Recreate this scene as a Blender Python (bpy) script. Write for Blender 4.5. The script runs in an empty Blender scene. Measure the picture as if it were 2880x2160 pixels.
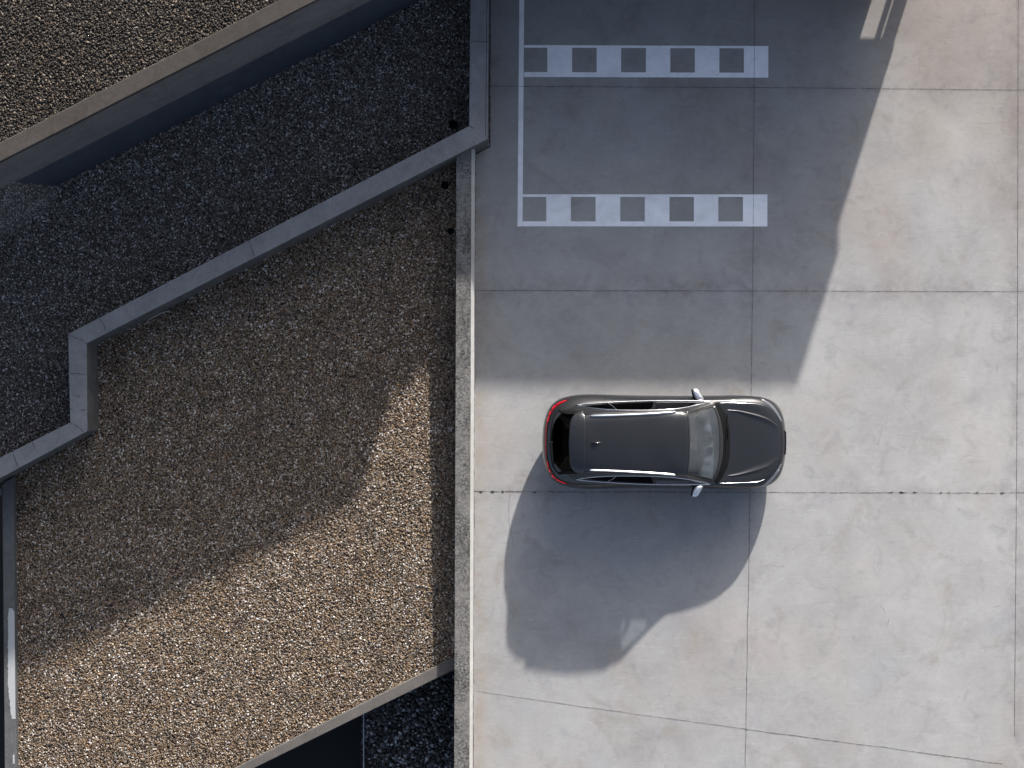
import bpy, bmesh, math, random
from mathutils import Vector
from mathutils.bvhtree import BVHTree
R = math.radians
S = bpy.context.scene
# ------------------------------------------------------------------ camera, sky, sun
H = 41.0                       # camera height above the pavement
S0 = 0.00733                   # metres per photo pixel (2880 wide) on the pavement
cam_d = bpy.data.cameras.new('camera'); cam = bpy.data.objects.new('camera', cam_d)
S.collection.objects.link(cam); S.camera = cam
cam.location = (0, 0, H); cam.rotation_euler = (0, 0, 0)
cam_d.sensor_width = 36; cam_d.lens = 36 * H / (2880 * S0)
cam_d.clip_start = 1; cam_d.clip_end = 2000
SHX, SHY = -0.81, -2.59        # shadow displacement per metre of height
vec = Vector((-SHX, -SHY, 1.0))
elev = math.atan2(1.0, math.hypot(SHX, SHY))
W = bpy.data.worlds.new('World'); S.world = W; W.use_nodes = True
wn = W.node_tree; bg = wn.nodes['Background']
sky = wn.nodes.new('ShaderNodeTexSky'); sky.sky_type = 'NISHITA'; sky.sun_disc = False
sky.sun_elevation = elev; sky.sun_rotation = math.atan2(-SHX, -SHY)
sky.air_density = 1.0; sky.dust_density = 6.5; sky.ozone_density = 1.6
hs = wn.nodes.new('ShaderNodeHueSaturation'); hs.inputs['Saturation'].default_value = .72
wn.links.new(sky.outputs[0], hs.inputs['Color']); tint = wn.nodes.new('ShaderNodeMix'); tint.data_type = 'RGBA'; tint.blend_type = 'MULTIPLY'; tint.inputs[0].default_value = 1; tint.inputs[7].default_value = (.93, .985, 1.09, 1)
wn.links.new(hs.outputs[0], tint.inputs[6]); wn.links.new(tint.outputs[2], bg.inputs[0]); bg.inputs[1].default_value = 0.11
sd = bpy.data.lights.new('sun', 'SUN'); sun = bpy.data.objects.new('sun', sd); S.collection.objects.link(sun)
sd.energy = 4.8; sd.angle = R(1.1); sd.color = (1.0, 0.955, 0.91)
sun.rotation_euler = vec.to_track_quat('Z', 'Y').to_euler(); sun.location = (5, 15, 20)
S.view_settings.view_transform = 'Standard'; S.view_settings.look = 'None'
S.view_settings.gamma = 1; S.view_settings.exposure = 0.84
S.render.resolution_x = 1024; S.render.resolution_y = 768

# ------------------------------------------------------------------ helpers
def P(X, Y, z=0.0):
    k = S0 * (H - z) / H
    return ((X - 1440) * k, (1080 - Y) * k, z)
def link(o, parent=None):
    S.collection.objects.link(o)
    if parent: o.parent = parent
    return o
def mesh_obj(name, verts, faces, mats, parent=None, smooth=False, fm=None, uv=None):
    me = bpy.data.meshes.new(name)
    me.from_pydata([tuple(v) for v in verts], [], faces); me.update()
    if not isinstance(mats, (list, tuple)): mats = [mats]
    for m in mats: me.materials.append(m)
    if fm: me.polygons.foreach_set('material_index', fm)
    if smooth: me.polygons.foreach_set('use_smooth', [True] * len(me.polygons))
    bm = bmesh.new(); bm.from_mesh(me); bmesh.ops.recalc_face_normals(bm, faces=bm.faces[:]) if smooth != 'keep' else None
    bm.to_mesh(me); bm.free()
    return link(bpy.data.objects.new(name, me), parent)
def tag(o, label=None, cat=None, group=None, kind=None):
    if label: o['label'] = label
    if cat: o['category'] = cat
    if group: o['group'] = group
    if kind: o['kind'] = kind
    return o
def empty(name, loc=(0, 0, 0), rz=0):
    o = link(bpy.data.objects.new(name, None)); o.location = loc; o.rotation_euler = (0, 0, rz)
    o.empty_display_size = .3
    return o
def bevel(o, w=.012, seg=2):
    m = o.modifiers.new('bevel', 'BEVEL'); m.width = w; m.segments = seg; m.limit_method = 'ANGLE'; m.angle_limit = R(30)
    return o
def prism(top, z0, ztop=None):
    """vertical prism below a ring of 3D points (ring may have uneven z)"""
    n = len(top)
    v = [tuple(p) for p in top] + [(p[0], p[1], z0) for p in top]
    f = [list(range(n)), list(range(2 * n - 1, n - 1, -1))]
    for i in range(n):
        j = (i + 1) % n; f.append([i, i + n, j + n, j])
    return v, f
class MB:
    def __init__(s): s.v = []; s.f = []; s.m = []
    def add(s, v, f, mi=0):
        b = len(s.v); s.v += [tuple(p) for p in v]; s.f += [[i + b for i in q] for q in f]; s.m += [mi] * len(f)
    def box(s, x0, x1, y0, y1, z0, z1, mi=0):
        v, f = prism([(x0, y0, z1), (x1, y0, z1), (x1, y1, z1), (x0, y1, z1)], z0); s.add(v, f, mi)
    def build(s, name, mats, parent=None, smooth=False):
        return mesh_obj(name, s.v, s.f, mats, parent, smooth, s.m)
def inside(pt, poly):
    x, y = pt; c = False; n = len(poly)
    for i in range(n):
        x1, y1 = poly[i]; x2, y2 = poly[(i + 1) % n]
        if (y1 > y) != (y2 > y) and x < (x2 - x1) * (y - y1) / (y2 - y1) + x1: c = not c
    return c

# ------------------------------------------------------------------ node helpers
class NT:
    def __init__(s, name):
        s.mat = bpy.data.materials.new(name); s.mat.use_nodes = True
        s.t = s.mat.node_tree; s.n = s.t.nodes; s.b = s.n['Principled BSDF']
        tc = s.n.new('ShaderNodeTexCoord'); s.co = tc.outputs['Object']
        sp = s.n.new('ShaderNodeSeparateXYZ'); s.l(s.co, sp.inputs[0]); s.x, s.y, s.z = sp.outputs
    def l(s, a, b): s.t.links.new(a, b)
    def put(s, inp, v):
        if hasattr(v, 'links') or isinstance(v, bpy.types.NodeSocket): s.l(v, inp)
        else: inp.default_value = v
    def math(s, op, a, b=0.0, c=None, clamp=False):
        n = s.n.new('ShaderNodeMath'); n.operation = op; n.use_clamp = clamp
        s.put(n.inputs[0], a); s.put(n.inputs[1], b)
        if c is not None: s.put(n.inputs[2], c)
        return n.outputs[0]
    def noise(s, scale, detail=4, rough=.55, dist=0.0, stretch=None, rot=0, col=False):
        co = s.co
        if stretch or rot:
            m = s.n.new('ShaderNodeMapping'); s.l(co, m.inputs[0])
            m.inputs['Scale'].default_value = stretch or (1, 1, 1); m.inputs['Rotation'].default_value = (0, 0, rot); co = m.outputs[0]
        n = s.n.new('ShaderNodeTexNoise'); s.l(co, n.inputs['Vector'])
        n.inputs['Scale'].default_value = scale; n.inputs['Detail'].default_value = detail
        n.inputs['Roughness'].default_value = rough; n.inputs['Distortion'].default_value = dist
        return n.outputs[1 if col else 0]
    def ramp(s, v, stops, interp='LINEAR'):
        n = s.n.new('ShaderNodeValToRGB'); s.l(v, n.inputs[0]); cr = n.color_ramp; cr.interpolation = interp
        while len(cr.elements) < len(stops): cr.elements.new(.5)
        for e, (p, c) in zip(cr.elements, stops):
            e.position = p; e.color = (c, c, c, 1) if isinstance(c, (int, float)) else (*c, 1)
        return n.outputs[0]
    def mr(s, v, a, b, c=0.0, d=1.0):
        n = s.n.new('ShaderNodeMapRange'); s.put(n.inputs[0], v)
        for i, k in enumerate((a, b, c, d)): n.inputs[i + 1].default_value = k
        return n.outputs[0]
    def mix(s, fac, a, b, mode='MIX'):
        n = s.n.new('ShaderNodeMix'); n.data_type = 'RGBA'; n.blend_type = mode; n.clamp_factor = True
        s.put(n.inputs[0], fac)
        for k, v in ((6, a), (7, b)):
            if isinstance(v, (tuple, list)): v = (*v[:3], 1)
            s.put(n.inputs[k], v)
        return n.outputs[2]
    def bump(s, h, strength=.3, dist=.01):
        n = s.n.new('ShaderNodeBump'); n.inputs['Strength'].default_value = strength
        n.inputs['Distance'].default_value = dist; s.l(h, n.inputs['Height']); s.l(n.outputs[0], s.b.inputs['Normal'])
    def out(s, col=None, rough=None, **kw):
        if col is not None:
            if isinstance(col, (tuple, list)): col = (*col[:3], 1)
            s.put(s.b.inputs['Base Color'], col)
        if rough is not None: s.put(s.b.inputs['Roughness'], rough)
        for k, v in kw.items(): s.put(s.b.inputs[k.replace('_', ' ')], v)
        return s.mat
def simple(name, col, rough=.5, **kw): return NT(name).out(col, rough, **kw)

def grey(g, warm=0.0): return (g * (1 + warm), g, g * (1 - warm))

# pavement: trowelled concrete with clouds, trowel arcs, dirt along the joints
def pavement_mat():
    m = NT('pavement concrete')
    big = m.noise(.28, 5, .6, .6); mid = m.noise(1.3, 6, .62, .8); fine = m.noise(9, 6, .7, 0)
    grain = m.noise(75, 3, .7)
    v = m.math('MULTIPLY_ADD', big, .5, m.math('MULTIPLY_ADD', mid, .32, m.math('MULTIPLY', fine, .18)))
    base = m.ramp(v, [(.36, (.335, .325, .315)), (.47, (.42, .413, .40)), (.56, (.475, .468, .452)), (.66, (.53, .522, .50))])
    # warm and greenish clouds
    hue = m.noise(.42, 3, .5, .4, (1, 1, 1), .7)
    base = m.mix(m.mr(hue, .52, .72, 0, .55), base, m.mix(.5, base, (.50, .40, .33)))
    hue2 = m.noise(.6, 3, .5, .2, (1, 1, 1), 2.1)
    base = m.mix(m.mr(hue2, .55, .75, 0, .5), base, m.mix(.5, base, (.36, .38, .42)))
    # brown stains toward the south east corner of the slab
    st = m.noise(.75, 7, .68, 1.2, (1, 1, 1), 1.3)
    base = m.mix(m.mr(st, .55, .70, 0, .5), base, (.31, .27, .22))
    dk = m.noise(1.9, 8, .72, 1.0, (1, 1, 1), .3)
    base = m.mix(m.mr(dk, .54, .72, 0, .46), base, (.24, .245, .255))
    # trowel strokes
    s1 = m.noise(2.2, 6, .7, 1.5, (1, 7, 1), .6); s2 = m.noise(2.0, 6, .7, 1.5, (1, 8, 1), -.9)
    base = m.mix(m.mr(s1, .56, .70, 0, .35), base, (.60, .60, .58))
    base = m.mix(m.mr(s2, .58, .70, 0, .42), base, (.25, .255, .27))
    # dark short scuffs
    sc = m.noise(5.5, 3, .6, 2.0, (1, 9, 1), 1.1); sc2 = m.noise(.9, 3, .5)
    f = m.math('MULTIPLY', m.mr(sc, .66, .72), m.mr(sc2, .5, .6)); base = m.mix(m.math('MULTIPLY', f, .35), base, (.16, .16, .17))
    # dirt along the joints
    wob = m.math('MULTIPLY', m.math('SUBTRACT', m.noise(1.6, 5, .7), .5), .5)
    for axis, px, w, k, pw in ((m.y, 247, .35, .28, 1.6), (m.y, 819, .40, .38, 1.5), (m.y, 1385, .22, .25, 1.5), (m.x, 2112, .25, .22, 1.4), (m.x, 2858, .35, .40, 1.4), (m.x, 1345, .28, .35, 1.3)):
        c = (1080 - px) * S0 if axis == m.y else (px - 1440) * S0
        d = m.math('ABSOLUTE', m.math('SUBTRACT', axis, c)); d = m.math('ADD', d, wob)
        f = m.math('MULTIPLY', m.mr(d, w, -.05), m.mr(m.noise(3.1, 6, .75, .5, (1, 1, 1), pw), .40, .68))
        base = m.mix(m.math('MULTIPLY', f, k * 1.7), base, (.22, .20, .20) if px != 1345 else (.34, .25, .16))
    base = m.mix(m.mr(grain, .3, .75, 0, .16), base, (.2, .2, .2))
    sp = m.noise(28, 2, .5); base = m.mix(m.mr(sp, .775, .80, 0, .5), base, (.10, .095, .09))
    # warm glow tint painted into the north east, then shade darkening painted northward
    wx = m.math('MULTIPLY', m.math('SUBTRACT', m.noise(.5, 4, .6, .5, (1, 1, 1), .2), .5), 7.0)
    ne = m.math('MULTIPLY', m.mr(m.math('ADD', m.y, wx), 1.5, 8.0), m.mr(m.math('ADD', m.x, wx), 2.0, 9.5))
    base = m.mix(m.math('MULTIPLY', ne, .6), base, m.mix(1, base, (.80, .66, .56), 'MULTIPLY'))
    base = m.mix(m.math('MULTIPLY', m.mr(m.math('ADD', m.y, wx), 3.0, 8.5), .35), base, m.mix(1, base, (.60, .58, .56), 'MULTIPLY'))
    base = m.mix(1, base, (.715, .715, .72), 'MULTIPLY')
    m.bump(m.math('ADD', fine, m.math('MULTIPLY', grain, .6)), .22, .004)
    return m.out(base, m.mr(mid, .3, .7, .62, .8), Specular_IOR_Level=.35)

def paint_mat():
    m = NT('road paint'); n1 = m.noise(1.6, 7, .7, 1.0); tread = m.n.new('ShaderNodeTexWave')
    mp = m.n.new('ShaderNodeMapping'); m.l(m.co, mp.inputs[0]); mp.inputs['Rotation'].default_value = (0, 0, 1.15); m.l(mp.outputs[0], tread.inputs[0])
    tread.inputs['Scale'].default_value = 7.5; tread.inputs['Distortion'].default_value = 1.2; tread.inputs['Detail'].default_value = 2
    msk = m.mr(m.noise(.75, 3, .5, .3, (1, 2.2, 1), .4), .52, .60)
    c = m.ramp(n1, [(.3, (.70, .71, .72)), (.5, (.82, .83, .85)), (.7, (.90, .90, .91))])
    f = m.math('MULTIPLY', m.mr(tread.outputs[1], .55, .9), msk); c = m.mix(m.math('MULTIPLY', f, .28), c, (.35, .36, .38))
    c = m.mix(m.mr(m.noise(6, 6, .75, .5), .56, .72, 0, .5), c, (.50, .50, .50))
    c = m.mix(m.mr(m.noise(30, 4, .7), .62, .70, 0, .45), c, (.38, .38, .38))
    return m.out(c, .6)

def wall_mat(name, lo, hi, algae=0.0, streak=0.2, dark=(.06, .06, .055), scale=1.0, warm=None):
    m = NT(name); n1 = m.noise(.9 * scale, 7, .65, .8); n2 = m.noise(5 * scale, 6, .7, .4); g = m.noise(70, 4, .75)
    v = m.math('MULTIPLY_ADD', n1, .6, m.math('MULTIPLY', n2, .4))
    c = m.mix(m.mr(v, .38, .62), lo, hi)
    if warm: c = m.mix(m.mr(m.noise(1.7, 5, .6, .8, (1, 1, 1), 1.9), .52, .66, 0, .6), c, warm)
    if algae:
        a = m.math('MULTIPLY', m.mr(m.noise(24, 6, .78, .3), .42, .57), m.mr(m.noise(1.5, 4, .6, .6, (1, 1, 1), .8), .36, .60, .35, 1))
        c = m.mix(m.math('MULTIPLY', a, algae), c, dark)
        a2 = m.mr(m.noise(2.1, 6, .7, .8, (1.6, .5, 1)), .54, .68); c = m.mix(m.math('MULTIPLY', a2, algae * .75), c, dark)
    s = m.noise(3.0, 6, .7, .5, (1.5, 1.5, .25)); c = m.mix(m.mr(s, .54, .70, 0, streak), c, dark)
    c = m.mix(m.mr(g, .35, .75, 0, .22), c, dark)
    c = m.mix(1, c, (.71, .71, .71), 'MULTIPLY')
    m.bump(m.math('ADD', g, n2), .25, .006)
    return m.out(c, .85, Specular_IOR_Level=.25)

def pebble_mat(name, stops, gloss=.55, tone=(.80, .79, .78)):
    m = NT(name); oi = m.n.new('ShaderNodeObjectInfo'); r = oi.outputs['Random']
    c = m.ramp(r, stops)
    geo = m.n.new('ShaderNodeNewGeometry'); m.co = geo.outputs['Position']
    n = m.noise(.9, 6, .65, .6); n2 = m.noise(3.4, 4, .7)
    c = m.mix(m.mr(n, .40, .70, 0, .45), c, m.mix(1, c, (.62, .55, .48), 'MULTIPLY'))
    c = m.mix(m.mr(n2, .50, .72, 0, .55), c, (.035, .032, .028))
    c = m.mix(m.mr(m.noise(.6, 3, .5, .3, (1, 1, 1), 1.0), .5, .7, 0, .4), c, m.mix(1, c, (.95, 1.0, 1.12), 'MULTIPLY'))
    c = m.mix(1, c, tone, 'MULTIPLY')
    return m.out(c, gloss, Specular_IOR_Level=.45)

M = {}
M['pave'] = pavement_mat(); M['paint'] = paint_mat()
M['joint'] = simple('joint dark', (.035, .033, .03), .9)
M['crack'] = simple('crack dark', (.06, .058, .055), .9)
M['wall'] = wall_mat('wall concrete', (.30, .30, .305), (.40, .40, .405), .28, .22, (.12, .12, .125))
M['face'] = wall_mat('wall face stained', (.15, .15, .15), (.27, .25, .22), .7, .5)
M['algae'] = wall_mat('algae concrete', (.25, .238, .222), (.38, .362, .335), 1.0, .2, (.045, .043, .040))
M['edge'] = wall_mat('pale edge concrete', (.52, .51, .48), (.66, .65, .62), .12, .15, (.25, .22, .18))
M['coping'] = wall_mat('taupe coping', (.070, .063, .057), (.102, .092, .084), .45, .35, (.045, .032, .022))
M['fascia'] = wall_mat('grey beam concrete', (.22, .205, .20), (.30, .285, .28), .25, .25, (.05, .05, .05))
M['navy'] = wall_mat('navy lower face', (.065, .075, .095), (.10, .115, .14), .1, .3, (.02, .025, .035))  # dark blue tone for the lower part of the wall
M['curb'] = wall_mat('brown grey curb', (.15, .136, .122), (.21, .19, .172), .35, .2, (.10, .09, .08))
M['left'] = wall_mat('dark grey kerb', (.13, .13, .13), (.19, .19, .19), .35, .3, (.06, .06, .06))
M['white'] = simple('white paint patch', (.36, .37, .37), .7)
M['soil'] = simple('soil', (.022, .018, .014), .95)
M['pit'] = simple('pit floor', (.012, .011, .010), .8)
M['steel'] = simple('galvanised steel', (.45, .47, .50), .4, Metallic=.6)
M['black'] = simple('black plastic', (.003, .003, .004), .8, Specular_IOR_Level=.1)
LITP = [(0, (.035, .028, .022)), (.18, (.10, .068, .040)), (.32, (.27, .165, .080)), (.46, (.16, .130, .105)), (.58, (.40, .27, .15)), (.70, (.25, .225, .20)), (.80, (.44, .34, .23)), (.90, (.50, .45, .39)), (.94, (.72, .70, .68)), (1, (.90, .89, .87))]
M['peb'] = pebble_mat('tan pebbles', LITP, tone=(.72, .685, .64))
M['peb_shade'] = pebble_mat('shaded pebble tones', [(0, (.03, .027, .024)), (.3, (.10, .082, .065)), (.5, (.15, .13, .11)), (.72, (.24, .215, .19)), (.86, (.36, .35, .35)), (.93, (.62, .62, .63)), (1, (.9, .9, .9))])  # shaded copy of the pebbles: greyer stones carry the bed's shade
M['peb_top'] = pebble_mat('dimmed brown terrace pebbles', [(0, (.010, .008, .007)), (.3, (.03, .022, .015)), (.5, (.06, .042, .026)), (.7, (.055, .048, .042)), (.84, (.12, .092, .062)), (.92, (.22, .19, .15)), (1, (.42, .40, .37))], tone=(.52, .45, .37))  # sunlit stones made darker: the corner's dimming is put into their colour
M['peb_low'] = pebble_mat('dark cobbles', [(0, (.02, .02, .02)), (.5, (.07, .068, .066)), (.8, (.16, .16, .16)), (.92, (.45, .47, .5)), (1, (.7, .72, .75))])

# ------------------------------------------------------------------ gravel (geometry nodes scatter)
def gravel_group(name, density, r0, r1, mat, seed=1):
    g = bpy.data.node_groups.new(name, 'GeometryNodeTree')
    g.interface.new_socket('Geometry', in_out='INPUT', socket_type='NodeSocketGeometry')
    g.interface.new_socket('Geometry', in_out='OUTPUT', socket_type='NodeSocketGeometry')
    N = g.nodes.new; L = g.links.new
    i = N('NodeGroupInput'); o = N('NodeGroupOutput')
    d = N('GeometryNodeDistributePointsOnFaces'); d.distribute_method = 'RANDOM'
    d.inputs['Density'].default_value = density; d.inputs['Seed'].default_value = seed
    L(i.outputs[0], d.inputs['Mesh'])
    sp = N('GeometryNodeSetPosition'); L(d.outputs['Points'], sp.inputs[0])
    def rv(lo, hi, s, t='FLOAT_VECTOR'):
        n = N('FunctionNodeRandomValue'); n.data_type = t
        k = 0 if t == 'FLOAT_VECTOR' else 2
        n.inputs[k].default_value = lo; n.inputs[k + 1].default_value = hi; n.inputs['Seed'].default_value = s
        return n.outputs[0 if t == 'FLOAT_VECTOR' else 1]
    L(rv((0, 0, 0), (0, 0, r1 * 1.1), 3), sp.inputs['Offset'])
    ico = N('GeometryNodeMeshIcoSphere'); ico.inputs['Radius'].default_value = 1; ico.inputs['Subdivisions'].default_value = 2
    nz = N('ShaderNodeTexNoise'); nz.inputs['Scale'].default_value = .9
    sub = N('ShaderNodeVectorMath'); sub.operation = 'SUBTRACT'; sub.inputs[1].default_value = (.5, .5, .5); L(nz.outputs[1], sub.inputs[0])
    sc = N('ShaderNodeVectorMath'); sc.operation = 'SCALE'; sc.inputs['Scale'].default_value = .9; L(sub.outputs[0], sc.inputs[0])
    s2 = N('GeometryNodeSetPosition'); L(ico.outputs[0], s2.inputs[0]); L(sc.outputs[0], s2.inputs['Offset'])
    sm = N('GeometryNodeSetShadeSmooth'); L(s2.outputs[0], sm.inputs[0])
    ma = N('GeometryNodeSetMaterial'); ma.inputs['Material'].default_value = mat; L(sm.outputs[0], ma.inputs[0])
    ip = N('GeometryNodeInstanceOnPoints'); L(sp.outputs[0], ip.inputs['Points']); L(ma.outputs[0], ip.inputs['Instance'])
    L(rv((-.35, -.35, 0), (.35, .35, 6.283), 7), ip.inputs['Rotation'])
    v = rv((.95, .62, .42), (1.25, 1.0, .8), 9)
    f = rv(0.0, 1.0, 11, 'FLOAT'); pw = N('ShaderNodeMath'); pw.operation = 'POWER'; L(f, pw.inputs[0]); pw.inputs[1].default_value = 2.2
    mr = N('ShaderNodeMapRange'); L(pw.outputs[0], mr.inputs[0]); mr.inputs[3].default_value = r0; mr.inputs[4].default_value = r1
    s3 = N('ShaderNodeVectorMath'); s3.operation = 'SCALE'; L(v, s3.inputs[0]); L(mr.outputs[0], s3.inputs['Scale']); L(s3.outputs[0], ip.inputs['Scale'])
    j = N('GeometryNodeJoinGeometry'); L(ip.outputs[0], j.inputs[0]); L(i.outputs[0], j.inputs[0]); L(j.outputs[0], o.inputs[0])
    return g
def gravel(name, poly, zf, cell, density, r0, r1, mat, label, seed=1):
    xs = [p[0] for p in poly]; ys = [p[1] for p in poly]
    x0, y0 = min(xs), min(ys); nx = int((max(xs) - x0) / cell) + 1; ny = int((max(ys) - y0) / cell) + 1
    idx = {}; v = []; f = []
    def vi(i, j):
        if (i, j) not in idx:
            x, y = x0 + i * cell, y0 + j * cell; idx[(i, j)] = len(v); v.append((x, y, zf(x, y)))
        return idx[(i, j)]
    for i in range(nx):
        for j in range(ny):
            if inside((x0 + (i + .5) * cell, y0 + (j + .5) * cell), poly):
                f.append([vi(i, j), vi(i + 1, j), vi(i + 1, j + 1), vi(i, j + 1)])
    o = mesh_obj(name, v, f, M['soil'], smooth='keep')
    md = o.modifiers.new('pebbles', 'NODES'); md.node_group = gravel_group(name, density, r0, r1, mat, seed)
    return tag(o, label, 'gravel', kind='stuff')
from mathutils import noise as mnoise
def und(x, y, a=.03): return a * mnoise.noise(Vector((x * .35, y * .35, 0)))
PX = lambda pts, z=0: [P(a, b, z)[:2] for a, b in pts]

ZT = 4.6                                    # terrace height
AY = lambda X: 607 - .51 * X                 # foot of terrace wall in ground pixels
bed1 = PX([(1352, -90), (1350, 374), (218, 950), (221, 1200), (-90, 1352), (-90, AY(-90) - 10), (1300, AY(1300) - 10)], .1)
mx, my = P(118, AY(118))[:2]
def z1(x, y):
    # gravel heaped against the terrace wall at its left end
    wx = x - P(141, 0)[0]                     # <0 on the heap side
    yy = y - (1080 - AY(x / S0 + 1440)) * S0  # distance below the wall (negative)
    h = max(0.0, 2.35 + yy * 6.0) if yy < 0.4 else 2.35
    side = min(1.0, max(0.0, (-wx + .12) / .30))
    h *= side
    return .02 + und(x, y) + h
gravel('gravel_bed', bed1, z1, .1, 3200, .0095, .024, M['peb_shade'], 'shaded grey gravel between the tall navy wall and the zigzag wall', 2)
bed2 = PX([(1302, 400), (1298, 1850), (672, 2163), (480, 2260), (28, 2260), (25, 1330), (-40, 1345), (221, 1208), (218, 955), (1345, 378)], 0)
gravel('gravel_bed', bed2, lambda x, y: und(x, y) + .11, .1, 3200, .0095, .024, M['peb'], 'large gravel bed half in sun below the zigzag wall', 5)
bed3 = PX([(1018, 1840), (1310, 1840), (1310, 2320), (1018, 2320)], -1.8)
gravel('gravel_bed', bed3, lambda x, y: -1.8, .1, 560, .022, .050, M['peb_low'], 'sunken dark cobbles beside the pit at the foot of the straight wall', 7)
terr = PX([(-200, AY(-200) - 38), (1440, AY(1440) - 38), (1440, AY(1440) - 160), (400, -420), (-420, -420), (-420, AY(-420) - 38)], 0)
gravel('gravel_bed', terr, lambda x, y: ZT - .06 + und(x, y), .12, 2100, .011, .027, M['peb_top'], 'brown gravel terrace on top of the tall wall at top left', 9)

# ------------------------------------------------------------------ ground sheets
g = MB(); g.add([(-400, -400, -3.6), (400, -400, -3.6), (400, 400, -3.6), (-400, 400, -3.6)], [[0, 1, 2, 3]])
tag(g.build('ground', M['soil']), kind='structure')
# pavement slab, from the straight wall east and south
x0 = P(1333, 0)[0]; xb = P(1345, 0)[0]
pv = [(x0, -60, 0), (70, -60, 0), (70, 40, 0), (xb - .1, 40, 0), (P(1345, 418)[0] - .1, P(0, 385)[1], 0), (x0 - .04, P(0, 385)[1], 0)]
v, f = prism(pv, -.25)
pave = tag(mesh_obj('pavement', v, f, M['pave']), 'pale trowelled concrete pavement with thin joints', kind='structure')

# slab joints: jagged hairlines laid on the pavement
def ribbon_flat(mb, pts, w, z, jag=0.0, step=.05, seed=0, wvar=.5, mi=0):
    rnd = random.Random(seed); P3 = []
    for a, b in zip(pts[:-1], pts[1:]):
        a = Vector(a); b = Vector(b); n = max(1, int((b - a).length / step))
        for k in range(n): P3.append(a.lerp(b, k / n))
    P3.append(Vector(pts[-1]))
    V = []; F = []; off = 0
    for k, p in enumerate(P3):
        t = (P3[min(k + 1, len(P3) - 1)] - P3[max(k - 1, 0)]).normalized(); nn = Vector((-t.y, t.x))
        off = off * .8 + rnd.uniform(-jag, jag); ww = w * (1 + rnd.uniform(-wvar, wvar)) / 2
        q = p + nn * off
        V += [(q.x + nn.x * ww, q.y + nn.y * ww, z), (q.x - nn.x * ww, q.y - nn.y * ww, z)]
        if k: F.append([2 * k - 2, 2 * k - 1, 2 * k + 1, 2 * k])
    mb.add(V, F, mi)
g = MB(); pp = lambda *q: [P(a, b)[:2] for a, b in q]
ribbon_flat(g, pp((2123, -60), (2118, 700), (2109, 1378)), .006, .005, .001, seed=1)
ribbon_flat(g, pp((2109, 1378), (2104, 1700), (2095, 2240)), .007, .005, .003, seed=2)
ribbon_flat(g, pp((1379, 243), (2240, 247), (2960, 254)), .006, .006, .0008, seed=3)
ribbon_flat(g, pp((1338, 817), (1400, 817), (2960, 820)), .006, .006, .001, seed=4)
ribbon_flat(g, pp((1334, 1382), (1900, 1384)), .007, .006, .005, seed=5, wvar=.8)
ribbon_flat(g, pp((1900, 1384), (2960, 1387)), .006, .006, .004, seed=6, wvar=.8)
ribbon_flat(g, pp((1343, 1944), (1600, 1982), (2095, 2050)), .005, .006, .003, seed=7)
ribbon_flat(g, pp((2095, 2050), (2500, 2104), (2820, 2149)), .007, .006, .004, seed=8)
ribbon_flat(g, pp((2864, -60), (2862, 900), (2858, 1500), (2853, 2070)), .006, .005, .001, seed=9)
ribbon_flat(g, pp((1434, 1388), (1430, 1420), (1431, 1465), (1437, 1500), (1446, 1540)), .004, .006, .006, .03, 10)
ribbon_flat(g, pp((1337, 432), (1334, 900), (1329.5, 2240)), .024, .007, .002, seed=11)
ribbon_flat(g, pp((1379, -60), (1377.5, 412), (1338, 433)), .022, .007, .002, seed=12)
for k in range(16):                                    # chipped spots on the worst joint
    rnd = random.Random(40 + k); X = rnd.choice([rnd.uniform(1335, 1520), rnd.uniform(2480, 2860), rnd.uniform(1335, 1440)]); y = 1383 + (X - 1334) * .0026
    ribbon_flat(g, pp((X, y - 1), (X + rnd.uniform(3, 12), y - rnd.uniform(0, 2))), .018, .009, .01, .02, 60 + k, .9)
for (a, b, c, d, s) in ((2476, 1700, 2490, 1725, 1), (2500, 1740, 2495, 1758, 2), (2585, 1522, 2592, 1511, 3), (2800, 1024, 2806, 1050, 4), (2680, 1140, 2688, 1132, 5), (2466, 1246, 2474, 1258, 6), (2482, 1200, 2470, 1245, 7), (2640, 1290, 2642, 1302, 8)):
    ribbon_flat(g, pp((a, b), ((a + c) / 2 + 1, (b + d) / 2 - 1), (c, d)), .0035, .006, .003, .02, 90 + s, .7)
g.build('slab_joint', M['joint'], pave)

# parking bay markings
def strip(mb, tl, tr, br, bl, sq):
    """painted band with square holes, cut into quads. sq: list of (xl,xr); y limits given by bands"""
    pass
pm = MB()
def q(mb, a, b, c, d, z=.004):
    pts = [P(*p)[:2] for p in (a, b, c, d)]; mb.add([(x, y, z) for x, y in pts], [[0, 1, 2, 3]])
q(pm, (1461.2, -80), (1474.7, -80), (1469.6, 636.7), (1455.3, 637))
def ladder(xl, xr, ytl, ytr, ybl, ybr, sql, sqt, sqb, dy):
    lp = lambda X, a, b: a + (b - a) * (X - xl) / (xr - xl)
    T = lambda X: (X, lp(X, ytl, ytr)); B = lambda X: (X, lp(X, ybl, ybr))
    t = lambda X: (X, lp(X, sqt, sqt + dy)); b = lambda X: (X, lp(X, sqb, sqb + dy))
    q(pm, T(xl), T(xr), t(xr), t(xl)); q(pm, b(xl), b(xr), B(xr), B(xl))
    cur = xl
    for a, c in sql:
        if a > cur + 1: q(pm, t(cur), t(a), b(a), b(cur))
        cur = c
    q(pm, t(cur), t(xr), b(xr), b(cur))
ladder(1474.2, 2160.8, 126.6, 129.5, 216.5, 218.6, [(1474.2, 1539.2), (1608.9, 1678), (1746.8, 1816.5), (1885.2, 1954), (2023.2, 2092)], 134.2, 202.6, 2)
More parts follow.
